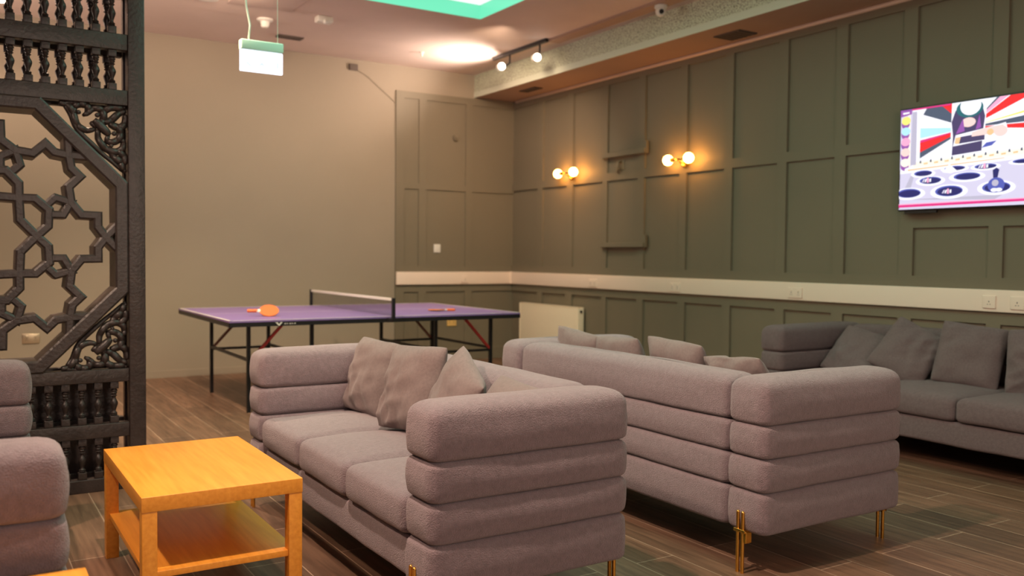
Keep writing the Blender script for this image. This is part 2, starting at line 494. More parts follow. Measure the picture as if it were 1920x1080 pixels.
# beam along the right wall
bx = 5.44
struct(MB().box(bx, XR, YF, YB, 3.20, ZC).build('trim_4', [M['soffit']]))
struct(MB().box(bx - .012, bx, YF, YB, 3.195, 3.262, bev=.003).build('trim_5', M['beam_trim']))
struct(MB().box(bx - .006, bx, YF, YB, 3.262, ZC).build('trim_6', M['speckle']))
tr = MB().tube([(5.975, YF, 3.185), (5.975, 5.0, 3.185), (5.975, 9.5, 3.185)], .018, 8)
struct(tr.build('trim_7', M['pipe_paint'], smooth=True))
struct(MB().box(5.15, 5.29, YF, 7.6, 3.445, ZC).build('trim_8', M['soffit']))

# luminous parts of the tray
t = empty('ceiling_light_panel', ((HX0 + HX1) / 2, (HY0 + HY1) / 2, ZC + .148), 0, 'large glowing white and mint recessed light panel in the ceiling', 'ceiling light')
M['tray_white'] = emit('tray_light_white', (0.80, 1.0, 0.90), 1.25)
M['tray_mint'] = emit('tray_light_mint', (0.16, 0.84, 0.50), 1.0)
hx, hy = (HX1 - HX0) / 2, (HY1 - HY0) / 2
MB().box(-hx + .01, hx - .01, -hy + .01, hy - .01, -.02, 0).build('diffuser', M['tray_white'], t)
for s in (-1, 1):
    MB().box(s * hx - .006, s * hx + .006, -hy, hy, -.146, -.022).build('led_strip', M['tray_mint'], t)
    MB().box(-hx, hx, s * hy - .006, s * hy + .006, -.146, -.022).build('led_strip', M['tray_mint'], t)
light('tray_glow', 'AREA', ((HX0 + HX1) / 2, (HY0 + HY1) / 2, ZC + .10), ((HX0 + HX1) / 2, (HY0 + HY1) / 2, 0), 48, (0.30, 1.0, 0.58), 2.5, size_y=5.4)

# ------------------------------------------------------------------ trunking, sockets, radiator
t = empty('cable_trunking', (XR, 0, .925), 0, 'long white plastic cable trunking running round the panelled walls at waist height', 'trunking')
k = MB(); k.box(-.03 - P, -P, YF, YB - P, 0, .15, bev=.006); k.build('long_run', M['trunking'], t, auto=40)
k = MB(); k.box(E_ - XR, -P, YB - .03 - P, YB - P, 0, .15, bev=.006); k.build('short_run', M['trunking'], t, auto=40)
k = MB(); k.box(-.04 - P, -P, YB - .04 - P, YB - P, -.001, .151, bev=.006); k.build('corner_cover', M['trunking'], t, auto=40)

def socket(loc, normal, w_, h_, m, label, double=True, group='sockets on the white trunking', name='wall_socket', mm=None):
    o = MB(); o.box(-w_ / 2, w_ / 2, -.010, 0, -h_ / 2, h_ / 2, bev=.003)
    if double:
        for s in (-1, 1):
            cx = s * w_ / 4
            o.box(cx - .011, cx + .011, -.014, -.009, .012, .028, bev=.002)
    b = o.build(name, m, auto=40, loc=loc, rot=(0, 0, {'Y': 0, 'X': R(-90)}[normal]))
    tag(b, label, 'socket', group)
    for s in ((-1, 1) if double else (0,)):
        cx = s * w_ / 4
        for q in ((cx - .003, cx + .003, -.002, .007), (cx - .012, cx - .005, -.018, -.014), (cx + .005, cx + .012, -.018, -.014)):
            d = MB(); d.box(q[0], q[1], -.0105, -.0095, q[2], q[3]); d.build('pin_hole', M['black_plastic'], b)
    return b
tx = XR - P - .03
socket((tx, 7.845, .985), 'X', .146, .086, M['trunking'], 'cream double socket on the white trunking above the radiator')
socket((tx, 6.53, .985), 'X', .146, .086, M['trunking'], 'cream double socket on the white trunking below the right-hand globe lamp')
socket((tx, 5.07, .988), 'X', .146, .086, M['trunking'], 'cream double socket on the white trunking left of the charcoal sofa')
socket((tx, 3.425, .992), 'X', .09, .086, M['trunking'], 'left of the two cream sockets on the trunking below the television', double=False)
socket((tx, 3.235, .992), 'X', .09, .086, M['trunking'], 'cream socket on the trunking at the far right of the photo, below the television', double=False)
socket((5.29, YB - P - .03, .985), 'Y', .086, .086, M['trunking'], 'pale single socket on the short trunking run left of the room corner', double=False)
o = MB(); o.box(-.043, .043, -.012, 0, -.05, .05, bev=.004); b = o.build('light_switch', M['white_plastic'], auto=40, loc=(4.93, YB - .006, 1.355)); tag(b, 'small square white light switch on the panelled back wall above the trunking', 'switch')
k = MB(); k.box(-.012, .012, -.018, -.010, -.02, .02, bev=.003); k.build('rocker', M['white_plastic'], b)
M['amber'] = mat('amber_plastic', (0.80, 0.52, 0.18), 0.4)
socket((5.135, YB - .006, .47), 'Y', .125, .105, M['amber'], 'yellowed socket low on the panelled wall seen under the table tennis table', group=None)
b = socket((.632, YB, .447), 'Y', .146, .092, M['steel'], 'brushed brass double socket low on the back wall seen through the carved screen', group=None)
# little detector on back wall panel
k = MB(); k.lathe([(.035, 0), (.035, -.02), (.025, -.035)], 16, axis='Y'); b = k.build('wall_sensor', M['panel'], auto=40, loc=(5.17, YB - .006, 2.68)); tag(b, 'small painted sensor knob on the middle panel of the back wall', 'sensor')
MB().box(-.04, .0, -.05, -.02, .0, .03, bev=.005).build('sensor_arm', M['panel'], b)
# hook shape under the upper ledge
k = MB(); k.tube([(0, 0, .05), (-.05, 0, .045), (-.06, 0, -.01), (-.05, .0, -.045), (-.03, .03, -.05)], .016, 8); b = k.build('wall_hook', M['panel'], smooth=True, loc=(XR, 7.44, 2.225)); tag(b, 'small painted hook fixed to the right wall just under the upper ledge', 'hook')
MB().box(-.012, 0, -.05, .05, -.03, .07, bev=.004).build('hook_plate', M['panel'], b)

t = empty('radiator', (XR - P, 8.64, 0), 0, 'cream panel radiator on the right wall behind the end of the table tennis table', 'radiator')
k = MB(); k.box(-.085, -.075, -.6, .6, .13, .70, bev=.003)
for i in range(34):
    y = -.57 + i * .0345
k.box(-.025, -.015, -.6, .6, .13, .70, bev=.003)
k.build('panel', M['radiator'], t, auto=40)
k = MB(); k.box(-.09, -.01, -.607, -.597, .15, .705, bev=.003); k.build('side_cover', M['radiator'], t, auto=40)
k = MB(); k.box(-.09, -.01, .597, .607, .15, .705, bev=.003); k.build('side_cover', M['radiator'], t, auto=40)
k = MB(); k.box(-.088, -.012, -.6, .6, .70, .708); k.build('top_grille', M['radiator'], t)
k = MB(); k.lathe([(.016, 0), (.016, -.006)], 14, (-.05, -.607, .66), axis='Y'); k.build('bleed_valve', M['black_plastic'], t)
for s in (-1, 1):
    k = MB(); k.tube([(-.05, s * .52, .14), (-.05, s * .52, 0)], .008, 8); k.build('pipe', M['radiator'], t)
for a in (-.4, .35):
    k = MB(); k.box(-.016, 0, a, a + .05, .2, .6); k.build('wall_bracket', M['radiator'], t)

# ------------------------------------------------------------------ wall lamps
M['globe'] = emit('lit_globe_glass', (1.0, 0.40, 0.075), 48.0)
def sconce(y, z, dy1, dy2, label):
    t = empty('wall_lamp', (XR - P, y, z), 0, label, 'wall lamp', 'twin globe wall lamps')
    k = MB(); k.lathe([(.045, 0), (.045, -.015), (.02, -.02)], 20, (0, 0, -.03), axis='X'); k.build('wall_plate', M['brass'], t, auto=40)
    k = MB(); k.tube([(-.015, 0, -.03), (-.07, 0, -.03), (-.10, 0, .0)], .008, 8); k.tube([(-.10, dy1 * .6, 0.005), (-.10, dy2 * .6, 0.0)], .008, 8)
    for d in (dy1, dy2): k.lathe([(.02, -.01), (.024, .01)], 12, (-.10, d * .62, 0.002), axis='Y')
    k.build('arm', M['brass'], t, smooth=True)
    for d in (dy1, dy2):
        g = MB(); g.sphere((0, 0, 0), .05, 24, 14); g.build('globe', M['globe'], t, smooth=True, loc=(-.10, d, 0.004))
    return t
sconce(8.285, 2.21, .155, -.145, 'twin globe brass wall lamp glowing orange, the one nearer the room corner')
sconce(6.44, 2.205, .145, -.14, 'twin globe brass wall lamp glowing orange, right of the wall ledges')

# ------------------------------------------------------------------ ceiling fittings
def ceil_item(k, name, m, loc, label, cat, group=None, **kw):
    o = k.build(name, m, loc=loc, auto=40, **kw); tag(o, label, cat, group); return o
k = MB(); k.lathe([(.075, 0), (.075, -.012), (.06, -.022), (.045, -.026), (.036, -.07), (.026, -.078)], 24)
ceil_item(k, 'smoke_detector', M['white_plastic'], (2.52, 8.45, ZC), 'white conical smoke detector on the ceiling above the exit sign', 'smoke detector')
k = MB(); k.box(-.075, .075, -.05, .05, -.06, 0, bev=.012)
b = ceil_item(k, 'ceiling_sensor', M['white_plastic'], (2.95, 8.05, ZC), 'small boxy white sensor on the ceiling right of the smoke detector', 'sensor')
MB().sphere((0, -.035, -.05), .026).build('lens', M['white_plastic'], b, smooth=True)
k = MB(); k.lathe([(.10, 0), (.10, -.010), (.07, -.012)], 28)
b = ceil_item(k, 'ceiling_speaker', M['white_plastic'], (1.89, 8.02, ZC), 'round flat ceiling disc at the top edge of the photo left of the exit sign', 'ceiling speaker')
k = MB(); k.box(-.28, .28, -.28, .28, -.012, 0, bev=.004)
ceil_item(k, 'access_hatch', M['ceiling'], (2.35, 7.75, ZC), 'flat square access hatch in the ceiling near the hanging exit sign', 'hatch')
k = MB(); k.box(-.13, .13, -.055, .055, -.012, 0)
for i in range(5): k.box(-.12, .12, -.045 + i * .02, -.038 + i * .02, -.018, -.010)
ceil_item(k, 'ceiling_vent', M['dark_grille'], (2.93, 8.98, ZC), 'dark slotted vent in the ceiling just behind the hanging exit sign', 'vent', 'dark vents')
for (x, y, sx, sy, lb) in ((5.70, 8.75, .06, .16, 'small dark vent under the boxed beam near the room corner'), (5.76, 5.62, .11, .15, 'dark square vent under the boxed beam in the middle of the right wall')):
    k = MB(); k.box(-sx, sx, -sy, sy, -.010, 0)
    for i in range(6): k.box(-sx + .01, sx - .01, -sy + sy / 3 * i + .012, -sy + sy / 3 * i + .022, -.015, -.008)
    ceil_item(k, 'ceiling_vent', M['dark_grille'], (x, y, 3.20), lb, 'vent', 'dark vents')
k = MB(); k.lathe([(.028, 0), (.028, -.006), (.01, -.008), (.008, -.04), (.016, -.045)], 14)
ceil_item(k, 'sprinkler', M['white_plastic'], (4.35, 8.85, ZC), 'tiny pale sprinkler head on the ceiling near the back wall', 'sprinkler')
k = MB(); k.box(-.05, .05, -.03, 0, -.035, .035, bev=.006)
b = ceil_item(k, 'junction_box', M['dark_grille'], (3.86, YB, ZC - .09), 'small dark junction box high on the back wall under the ceiling', 'junction box')
k = MB(); k.tube([(3.90, YB - .008, 3.36), (4.04, YB - .008, 3.29), (4.2, YB - .008, 3.17), (4.385, YB - .008, 3.03)], .003, 6)
b = k.build('wall_cable', M['panel']); tag(b, 'thin cable running down the back wall to the edge of the panelling', 'cable')

t = empty('ceiling_downlight', (0.40, 9.10, ZC), 0, 'small lit downlight in the ceiling seen through the top balusters of the carved screen', 'downlight')
k = MB(); k.lathe([(.075, 0), (.075, -.008), (.055, -.010)], 24); k.build('rim', M['white_plastic'], t, auto=40)
M['downlight_face'] = emit('lit_downlight_face', (1.0, 0.80, 0.55), 14)
k = MB(); k.lathe([(.054, -.0105), (.052, -.014)], 24); k.build('lamp_face', M['downlight_face'], t)
light('downlight_screen', 'SPOT', (0.40, 9.10, ZC - .03), (0.40, 8.9, 0), 25, (1.0, .74, .5), .05, 110, .6)

# camera dome
t = empty('security_camera', (5.22, 5.97, 3.445), 0, 'white dome security camera on the ceiling beside the speckled beam', 'security camera')
k = MB(); k.lathe([(.055, 0), (.055, -.02), (.045, -.03)], 24); k.build('base', M['white_plastic'], t, auto=40)
k = MB(); k.sphere((0, 0, -.05), .045); k.build('ball_housing', M['white_plastic'], t, smooth=True)
k = MB(); k.lathe([(.02, 0), (.02, -.012)], 18, axis='Y'); k.build('lens', M['black_plastic'], t, loc=(-.022, -.034, -.062), rot=(0, 0, R(-30)))

# track with two spot heads
t = empty('track_light', (5.12, 8.12, ZC), 0, 'black ceiling track with two lit white spotlight heads beside the beam', 'track light')
MB().box(-.018, .018, -.55, .5, -.035, 0).build('track', M['black_metal'], t)
M['lamp_face'] = emit('lit_spot_face', (1.0, 0.86, 0.74), 18)
for (x, y, z) in ((-.10, .16, -.17), (-.03, -.42, -.17)):
    k = MB(); k.tube([(0, y, -.03), (0, y, z + .05), (x * .5, y, z + .01)], .009, 8); st = k.build('stem', M['black_metal'], t, smooth=True)
    d = (Vector((0, -6, 1.4)) - Vector((5, 8, 3.3))).normalized()
    h = MB(); h.lathe([(.025, -.11), (.04, -.10), (.043, 0), (.038, .001)], 20)
    q = d.to_track_quat('Z', 'Y').to_euler()
    hd = h.build('spot_head', M['white_plastic'], t, auto=40, loc=(x, y, z), rot=q)
    MB().lathe([(.036, .002), (.036, .006), (.02, .012)], 20).build('lamp_face', M['lamp_face'], hd)
light('track_spot_wash', 'SPOT', (5.08, 8.50, 3.10), (4.45, 8.78, 3.50), 120, (1.0, .78, .66), .05, 135, 1.0)
light('track_spot_down', 'SPOT', (4.98, 8.25, 3.25), (3.3, 8.0, .7), 60, (1.0, .74, .52), .04, 80, .7)

# exit sign
M['exit_face'] = emit('lit_exit_face', (0.84, 0.88, 1.0), 2.2)
M['exit_mark'] = emit('exit_mark', (0.66, 0.74, 0.90), 1.2)
M['mint_plastic'] = mat('mint_plastic', (0.50, 0.72, 0.60), 0.4)
t = empty('exit_sign', (1.765, 6.0, 2.48), 0, 'glowing white emergency exit sign hanging from the ceiling on a wire', 'exit sign')
k = MB(); k.box(-.142, .142, -.03, .03, .135, .20, bev=.008); k.build('housing', M['mint_plastic'], t, auto=40)
k = MB(); k.box(-.142, .142, -.012, .012, -.005, .135, bev=.005); k.build('sign_face', M['exit_face'], t, auto=40)
k = MB()
k.add([(-.115, -.0135, .055), (-.095, -.0135, .055), (-.06, -.0135, .028), (-.08, -.0135, .028)], [(0, 1, 2, 3)]); k.build('pictogram', M['exit_mark'], t); k = MB()
k.add([(-.03, -.0135, .03), (.0, -.0135, .065), (.03, -.0135, .03), (.0, -.0135, .042)], [(0, 1, 2, 3)]); k.build('pictogram', M['exit_mark'], t); k = MB()
k.add([(.10, -.0135, .03), (.112, -.0135, .03), (.112, -.0135, .07), (.10, -.0135, .07)], [(0, 1, 2, 3)])
k.build('pictogram', M['exit_mark'], t)
M['wire'] = mat('pale_wire', (0.62, 0.74, 0.62), .5)
k = MB(); k.tube([(-.085, 0, .2), (-.075, 0, .30), (-.10, 0, .42), (-.115, 0, .7), (-.10, .01, .99)], .006, 8); k.build('power_cable', M['wire'], t, smooth=True)
k = MB(); k.tube([(.11, 0, .2), (.105, 0, .99)], .0015, 5); k.build('hanging_wire', M['wire'], t)

# ------------------------------------------------------------------ television
def tv():
    w_, h_ = 1.31, .745
    t = empty('television', (XR - P - .04, 4.105, 1.625), R(-90), 'wall mounted flat television showing a colourful game picture', 'television')
    # local frame: x along the screen (towards the camera side of the wall), -y out of the wall, z up
    k = MB(); k.box(0, w_, -.035, 0, 0, h_, bev=.004); k.build('housing', M['black_plastic'], t, auto=40)
    k = MB(); k.box(.35, .95, 0, .04, .15, .6); k.build('wall_bracket', M['black_metal'], t)
    k = MB(); k.box(.05, .30, -.03, -.01, -.018, .0); k.build('sensor_bar', M['black_plastic'], t)
    cols = {'white': (.93, .92, 1.0), 'grey': (.50, .47, .60), 'lav': (.66, .62, .80), 'navy': (.012, .01, .13), 'blue': (.08, .10, .45), 'red': (.85, .012, .02),
            'pink': (.95, .40, .62), 'skin': (.95, .66, .62), 'dress': (.06, .04, .13), 'teal': (.01, .13, .16), 'yellow': (.95, .82, .20), 'cyan': (.45, .80, .95), 'gold': (.85, .55, .28),
            'slate': (.07, .09, .15), 'mag': (.75, .02, .22), 'cream': (.98, .90, .78), 'purple': (.30, .08, .40)}
    names = list(cols); mats = [emit('screen_' + n, cols[n], 1.15) for n in names]
    k = MB(); lay = [0]
    def poly(n, pts):
        lay[0] += 1
        y = -.0362 - lay[0] * .00006
        pts = [(max(0, min(1, p[0])), max(0, min(1, p[1]))) for p in pts]
        k.add([(.012 + p[0] * (w_ - .024), y, .012 + p[1] * (h_ - .024)) for p in pts], [tuple(range(len(pts)))], names.index(n))
    def ell(n, cx, cy, rx, ry, m=24, a0=0, a1=360):
        poly(n, [(cx + rx * math.cos(R(a0 + (a1 - a0) * i / m)), cy + ry * math.sin(R(a0 + (a1 - a0) * i / m))) for i in range(m)])
    # coordinates 0..1 on the screen, the photo shows the left two thirds
    poly('lav', [(0, 0), (1, 0), (1, .52), (.0, .40)])
    poly('grey', [(0, .10), (.55, .06), (.8, .3), (.08, .38)])
    poly('lav', [(.05, .10), (.75, .10), (.8, .40), (.10, .40)])
    poly('white', [(0, .36), (1, .44), (1, 1), (0, 1)])
    # sunburst behind the performer
    def ray_(n, a, b): poly(n, [(.40, .75), a, b])
    ray_('slate', (.16, 1.0), (.24, 1.0)); ray_('red', (.24, 1.0), (.31, 1.0)); ray_('slate', (.135, .93), (.16, 1.0))
    ray_('cyan', (.12, .80), (.12, .70)); ray_('white', (.12, .93), (.12, .80))
    ray_('red', (.12, .66), (.12, .56)); ray_('mag', (.12, .68), (.12, .655)); ray_('slate', (.12, .56), (.12, .50))
    ray_('red', (.46, 1.0), (.50, 1.0)); ray_('slate', (.55, 1.0), (.565, 1.0)); ray_('red', (.62, 1.0), (.75, 1.0)); ray_('pink', (.565, 1.0), (.61, 1.0))
    ray_('white', (.75, 1.0), (.95, .95)); ray_('yellow', (.95, .93), (.97, .90)); ray_('slate', (.97, .85), (.97, .74)); ray_('red', (.97, .72), (.97, .63))
    poly('white', [(.10, .44), (.99, .48), (.99, .60), (.10, .50)])
    poly('cream', [(.08, .41), (.99, .47), (.99, .53), (.08, .47)])
    for i in range(14):
        x = .12 + i * .062
        poly('slate', [(x, .445 + x * .06), (x + .012, .446 + x * .06), (x + .009, .475 + x * .06), (x + .002, .47 + x * .06)])
        poly('gold', [(x + .025, .43 + x * .06), (x + .05, .432 + x * .06), (x + .05, .45 + x * .06), (x + .025, .445 + x * .06)])
    # performer, headless in the frame: torso, neck opening, folded arms
    poly('white', [(.30, .52), (.485, .54), (.50, 1.0), (.305, 1.0)])
    poly('dress', [(.31, .50), (.475, .52), (.48, .70), (.49, .84), (.475, .94), (.44, .985), (.36, .985), (.325, .92), (.305, .82), (.315, .68)])
    ell('teal', .405, .93, .075, .085); ell('white', .41, .955, .058, .09)
    ell('skin', .40, .80, .04, .045)
    poly('purple', [(.33, .70), (.37, .84), (.38, .72)]); poly('purple', [(.44, .72), (.46, .86), (.47, .74)])
    poly('white', [(.315, .585), (.57, .63), (.61, .70), (.60, .76), (.52, .735), (.33, .69)])
    poly('dress', [(.335, .605), (.49, .62), (.49, .685), (.36, .67)])
    poly('skin', [(.42, .66), (.57, .67), (.59, .74), (.50, .73), (.42, .70)])
    poly('gold', [(.325, .61), (.35, .605), (.36, .67), (.33, .665)])
    ell('skin', .575, .685, .035, .05); ell('gold', .52, .685, .018, .03)
    poly('blue', [(.475, .545), (.53, .56), (.555, .60), (.50, .59)])
    # side column with round badges
    poly('lav', [(0, .40), (.07, .42), (.075, 1), (0, 1)])
    poly('grey', [(.065, .44), (.10, .44), (.10, .97), (.072, .97)])
    poly('cream', [(.045, .42), (.065, .42), (.06, .97), (.045, .97)])
    for i, n in enumerate(('yellow', 'cyan', 'pink', 'skin', 'cream')):
        cy = .89 - i * .105
        ell('purple', .03, cy - .03, .026, .05); ell(n, .033, cy, .028, .042)
    ell('white', .055, .40, .025, .02)
    poly('gold', [(.05, .385), (.6, .43), (.6, .437), (.05, .40)])
    # target rings on the pale field
    def hole(cx, cy, rx, ry, full=True):
        ell('white', cx, cy, rx * 1.35, ry * 1.35)
        ell('blue', cx, cy + .006, rx, ry); ell('navy', cx + .004, cy + .002, rx * .88, ry * .82)
    hole(.145, .345, .055, .028); hole(.33, .37, .06, .022); hole(.50, .365, .06, .024); hole(.70, .385, .06, .02)
    hole(.19, .27, .065, .035); hole(.40, .285, .075, .035); hole(.06, .155, .075, .045)
    hole(.30, .155, .08, .052); hole(.56, .165, .075, .05); hole(.80, .28, .06, .03); hole(.85, .16, .08, .05)
    poly('white', [(.26, .345), (.30, .42), (.345, .35), (.31, .33)])
    for (cx, cy) in ((.17, .275), (.29, .155), (.49, .37)):
        for j in range(4):
            poly('white' if j % 2 else 'lav', [(cx - .03 + .015 * j, cy - .015), (cx - .02 + .015 * j, cy - .013), (cx - .01 + .012 * j, cy + .02), (cx - .02 + .012 * j, cy + .016)])
        poly('pink', [(cx, cy - .02), (cx + .012, cy - .02), (cx + .010, cy + .03), (cx + .002, cy + .03)])
    # round bottle shaped figure
    poly('navy', [(.545, .24), (.565, .24), (.575, .33), (.56, .35), (.54, .33)])
    ell('blue', .56, .19, .045, .07); ell('grey', .555, .21, .018, .03); ell('white', .55, .145, .018, .018); ell('white', .575, .145, .018, .018)
    poly('mag', [(0, .02), (1, .035), (1, .055), (0, .045)]); poly('pink', [(0, .045), (1, .055), (1, .065), (0, .055)])
    poly('lav', [(0, 0), (1, 0), (1, .02), (0, .01)])
    poly('mag', [(0, .985), (.3, .985), (.3, 1), (0, 1)]); poly('purple', [(0, .93), (.07, .95), (.07, 1), (0, 1)])
    poly('white', [(.015, .955), (.055, .96), (.055, .975), (.015, .975)])
    k.build('screen_picture', mats, t)
tv()

# ------------------------------------------------------------------ carved screen
def carved_screen():
    Y0 = 5.15; DEP = .25
    CX, CZ = .10, 1.35
    W_ = .705; HZ = .70
    t = empty('carved_screen', (0, Y0, 0), 0, 'tall dark carved wooden screen with star lattice and turned balusters', 'screen')
    m = M['screen_wood']
    def part(k, name, **kw): return k.build(name, m, t, **kw)
    # posts
    for a, b in ((CX + W_, CX + W_ + .083), (CX - W_ - .083, CX - W_)):
        k = MB(); k.box(a, b, 0, .08, 0, ZC, bev=.004); part(k, 'post', auto=40)
        k = MB(); k.box(a + .004, b - .006, DEP - .06, DEP, 0, ZC, bev=.004); part(k, 'rear_post', auto=40)
        k = MB(); k.box(a + .014, b - .014, .08, DEP - .06, 0, ZC); part(k, 'post_infill')
    x0, x1 = CX - W_, CX + W_
    rails = [(.0, .07), (.285, .36), (.58, .65), (2.05, 2.13), (2.34, 2.425), (2.66, 2.75)]
    for i, (a, b) in enumerate(rails):
        k = MB(); k.box(x0, x1, .008, .07, a, b, bev=.004); part(k, 'rail', auto=40)
        k = MB(); k.box(x0, x1, DEP - .055, DEP - .005, a, b, bev=.004); part(k, 'rear_rail', auto=40)
    k = MB(); k.box(x0, x1, .02, .06, 2.75, ZC); part(k, 'header_board')
    k = MB(); k.box(x0, x1 - .045, DEP - .04, DEP - .02, .02, .60); part(k, 'rear_board')
    # ledge boards joining the two faces under and over the lattice
    # balusters
    def baluster_mesh(h):
        me = MB(); s = h
        b = .021
        me.box(-b, b, -b, b, 0, s * .17, bev=.003); me.box(-b, b, -b, b, s * .83, s, bev=.003)
        prof = [(.017, .17), (.019, .185), (.024, .20), (.019, .215), (.024, .235), (.018, .25), (.012, .275), (.013, .31), (.018, .36), (.025, .43), (.027, .47), (.023, .52),
                (.014, .575), (.011, .61), (.014, .635), (.022, .655), (.014, .675), (.017, .70), (.022, .725), (.017, .745), (.024, .77), (.024, .79), (.019, .805), (.017, .83)]
        me.lathe([(r_ * .74, z * s) for r_, z in prof], 14, (0, 0, 0))
        o = me.build('baluster', m, t, auto=45)
        return o
    xs = [CX + W_ - .073 - i * .0785 for i in range(18)]
    first = {}
    def put(x, y, z, h, key):
        if key not in first:
            o = baluster_mesh(h); first[key] = o
        else:
            o = first[key].copy(); COL.objects.link(o); o.parent = t
        o.location = (x, y, z)
    for (z, h) in ((2.13, .21), (2.425, .235)):
        for x in xs:
            put(x, .038, z, h, h)
    for (z, h) in ((2.13, .21), (2.425, .235)):
        for x in xs[:12]: put(x, DEP - .03, z, h, h)
    for (z, h) in ((.36, .22), (.07, .215)):
        for x in xs: put(x, .038, z, h, h)
    # lattice: strands with eight-fold symmetry
    def sym(p):
        a = math.atan2(p[1], p[0]); r_ = math.hypot(*p)
        return (r_ * math.cos(R(45) - a), r_ * math.sin(R(45) - a))
    K0 = (.271, 0); M1 = (.197, .0816); N_ = (.323, .052); M2 = (.327, .1355)
    loop1 = [M1, K0, N_, M2, sym(N_), sym(K0)]
    Q = (.394, .112); M3 = (.430, .178); Pp = (.338, .112)
    loop2 = [Pp, Q, M3, sym(Q), sym(Pp)]
    S = [(.672, -.082), (.595, 0), (.557, .054), (.557, .113), (.479, .115), M3]
    line3 = S + [sym(p) for p in reversed(S[:-1])]
    WS = .044
    lat = MB()
    def strand(pts, closed, y0, y1, wd, mb):
        n = len(pts); V = [Vector(p) for p in pts]
        L_, R_, Li, Ri = [], [], [], []
        for i in range(n):
            if closed or 0 < i < n - 1:
                a = (V[i] - V[i - 1]).normalized(); b = (V[(i + 1) % n] - V[i]).normalized()
            elif i == 0: a = b = (V[1] - V[0]).normalized()
            else: a = b = (V[-1] - V[-2]).normalized()
            na = Vector((-a.y, a.x)); nb = Vector((-b.y, b.x))
            mm = (na + nb)
            mm = mm.normalized(); ca = max(.42, mm.dot(na))
            off = mm * (wd / 2 / ca); offi = mm * ((wd / 2 - .009) / ca)
            L_.append(V[i] + off); R_.append(V[i] - off); Li.append(V[i] + offi); Ri.append(V[i] - offi)
        segs = n if closed else n - 1
        vs = []
        # cross section: back L, front L outer, ridge L, groove L inner, groove R, ridge R, front R, back R
        G = .006
        for i in range(n):
            l, r_, li, ri = L_[i], R_[i], Li[i], Ri[i]
            vs += [(l.x, y1, l.y), (l.x, y0 + G, l.y), (li.x, y0, li.y), (ri.x, y0, ri.y), (r_.x, y0 + G, r_.y), (r_.x, y1, r_.y)]
        fs = []
        for s in range(segs):
            a = s * 6; b = ((s + 1) % n) * 6
            for j in range(6):
                jj = (j + 1) % 6
                fs.append((a + j, a + jj, b + jj, b + j))
        if not closed:
            fs.append(tuple(range(6))); fs.append(tuple(reversed(range((n - 1) * 6, n * 6))))
        mb.add([(v[0] + CX, v[1], v[2] + CZ) for v in vs], fs)
    def rotp(p, a): c_, s_ = math.cos(a), math.sin(a); return (p[0] * c_ - p[1] * s_, p[0] * s_ + p[1] * c_)
    for q in range(8):
        a = R(45 * q)
        strand([rotp(p, a) for p in loop1], True, .012 + .0006 * (q % 2), .19, WS, lat)
        strand([rotp(p, a) for p in loop2], True, .014 + .0006 * (q % 2), .185, WS * .92, lat)
        strand([rotp(p, a) for p in line3], False, .013 + .0006 * (q % 2), .195, WS, lat)
    part(lat, 'star_lattice')
    ap = .672; t8 = ap * math.tan(R(22.5))
    octv = [(ap, -t8), (ap, t8), (t8, ap), (-t8, ap), (-ap, t8), (-ap, -t8), (-t8, -ap), (t8, -ap)]
    k = MB(); strand(octv, True, .0, .22, .066, k); part(k, 'octagon_frame')
    # corner carvings
    curves = [[(-0.322, -0.012), (-0.291, -0.018), (-0.263, -0.051), (-0.251, -0.103), (-0.227, -0.132), (-0.186, -0.142), (-0.153, -0.13)],
        [(-0.259, -0.059), (-0.255, -0.028), (-0.238, -0.012), (-0.21, -0.008), (-0.19, -0.022), (-0.194, -0.053), (-0.214, -0.064)],
        [(-0.19, -0.053), (-0.165, -0.026), (-0.128, -0.029), (-0.116, -0.064), (-0.128, -0.101), (-0.157, -0.114), (-0.178, -0.097)],
        [(-0.165, -0.086), (-0.12, -0.128), (-0.087, -0.161)],
        [(-0.087, -0.107), (-0.053, -0.108), (-0.034, -0.139), (-0.041, -0.175), (-0.075, -0.196), (-0.1, -0.185), (-0.091, -0.157)],
        [(-0.12, -0.082), (-0.11, -0.036), (-0.078, -0.014), (-0.035, -0.013), (-0.008, -0.004)],
        [(-0.11, -0.095), (-0.078, -0.079), (-0.044, -0.044), (-0.008, -0.027)],
        [(-0.087, -0.102), (-0.045, -0.117), (-0.015, -0.096), (-0.008, -0.045)],
        [(-0.145, -0.139), (-0.141, -0.183), (-0.112, -0.226), (-0.066, -0.246), (-0.028, -0.229), (-0.019, -0.192), (-0.036, -0.175)],
        [(-0.087, -0.238), (-0.067, -0.273), (-0.037, -0.298), (-0.025, -0.329), (-0.01, -0.347)],
        [(-0.045, -0.24), (-0.016, -0.269), (-0.014, -0.311)],
        [(-0.307, -0.011), (-0.267, -0.004), (-0.234, -0.005)],
        [(-0.299, -0.028), (-0.275, -0.061), (-0.243, -0.138), (-0.154, -0.229), (-0.079, -0.296), (-0.012, -0.356)]]
    def smooth_pts(c_, sub=5):
        out = []
        for i in range(len(c_) - 1):
            p0 = Vector(c_[max(i - 1, 0)]); p1 = Vector(c_[i]); p2 = Vector(c_[i + 1]); p3 = Vector(c_[min(i + 2, len(c_) - 1)])
            for s in range(sub):
                u = s / sub
                out.append(.5 * ((2 * p1) + (p2 - p0) * u + (2 * p0 - 5 * p1 + 4 * p2 - p3) * u * u + (-p0 + 3 * p1 - 3 * p2 + p3) * u ** 3))
        out.append(Vector(c_[-1])); return out
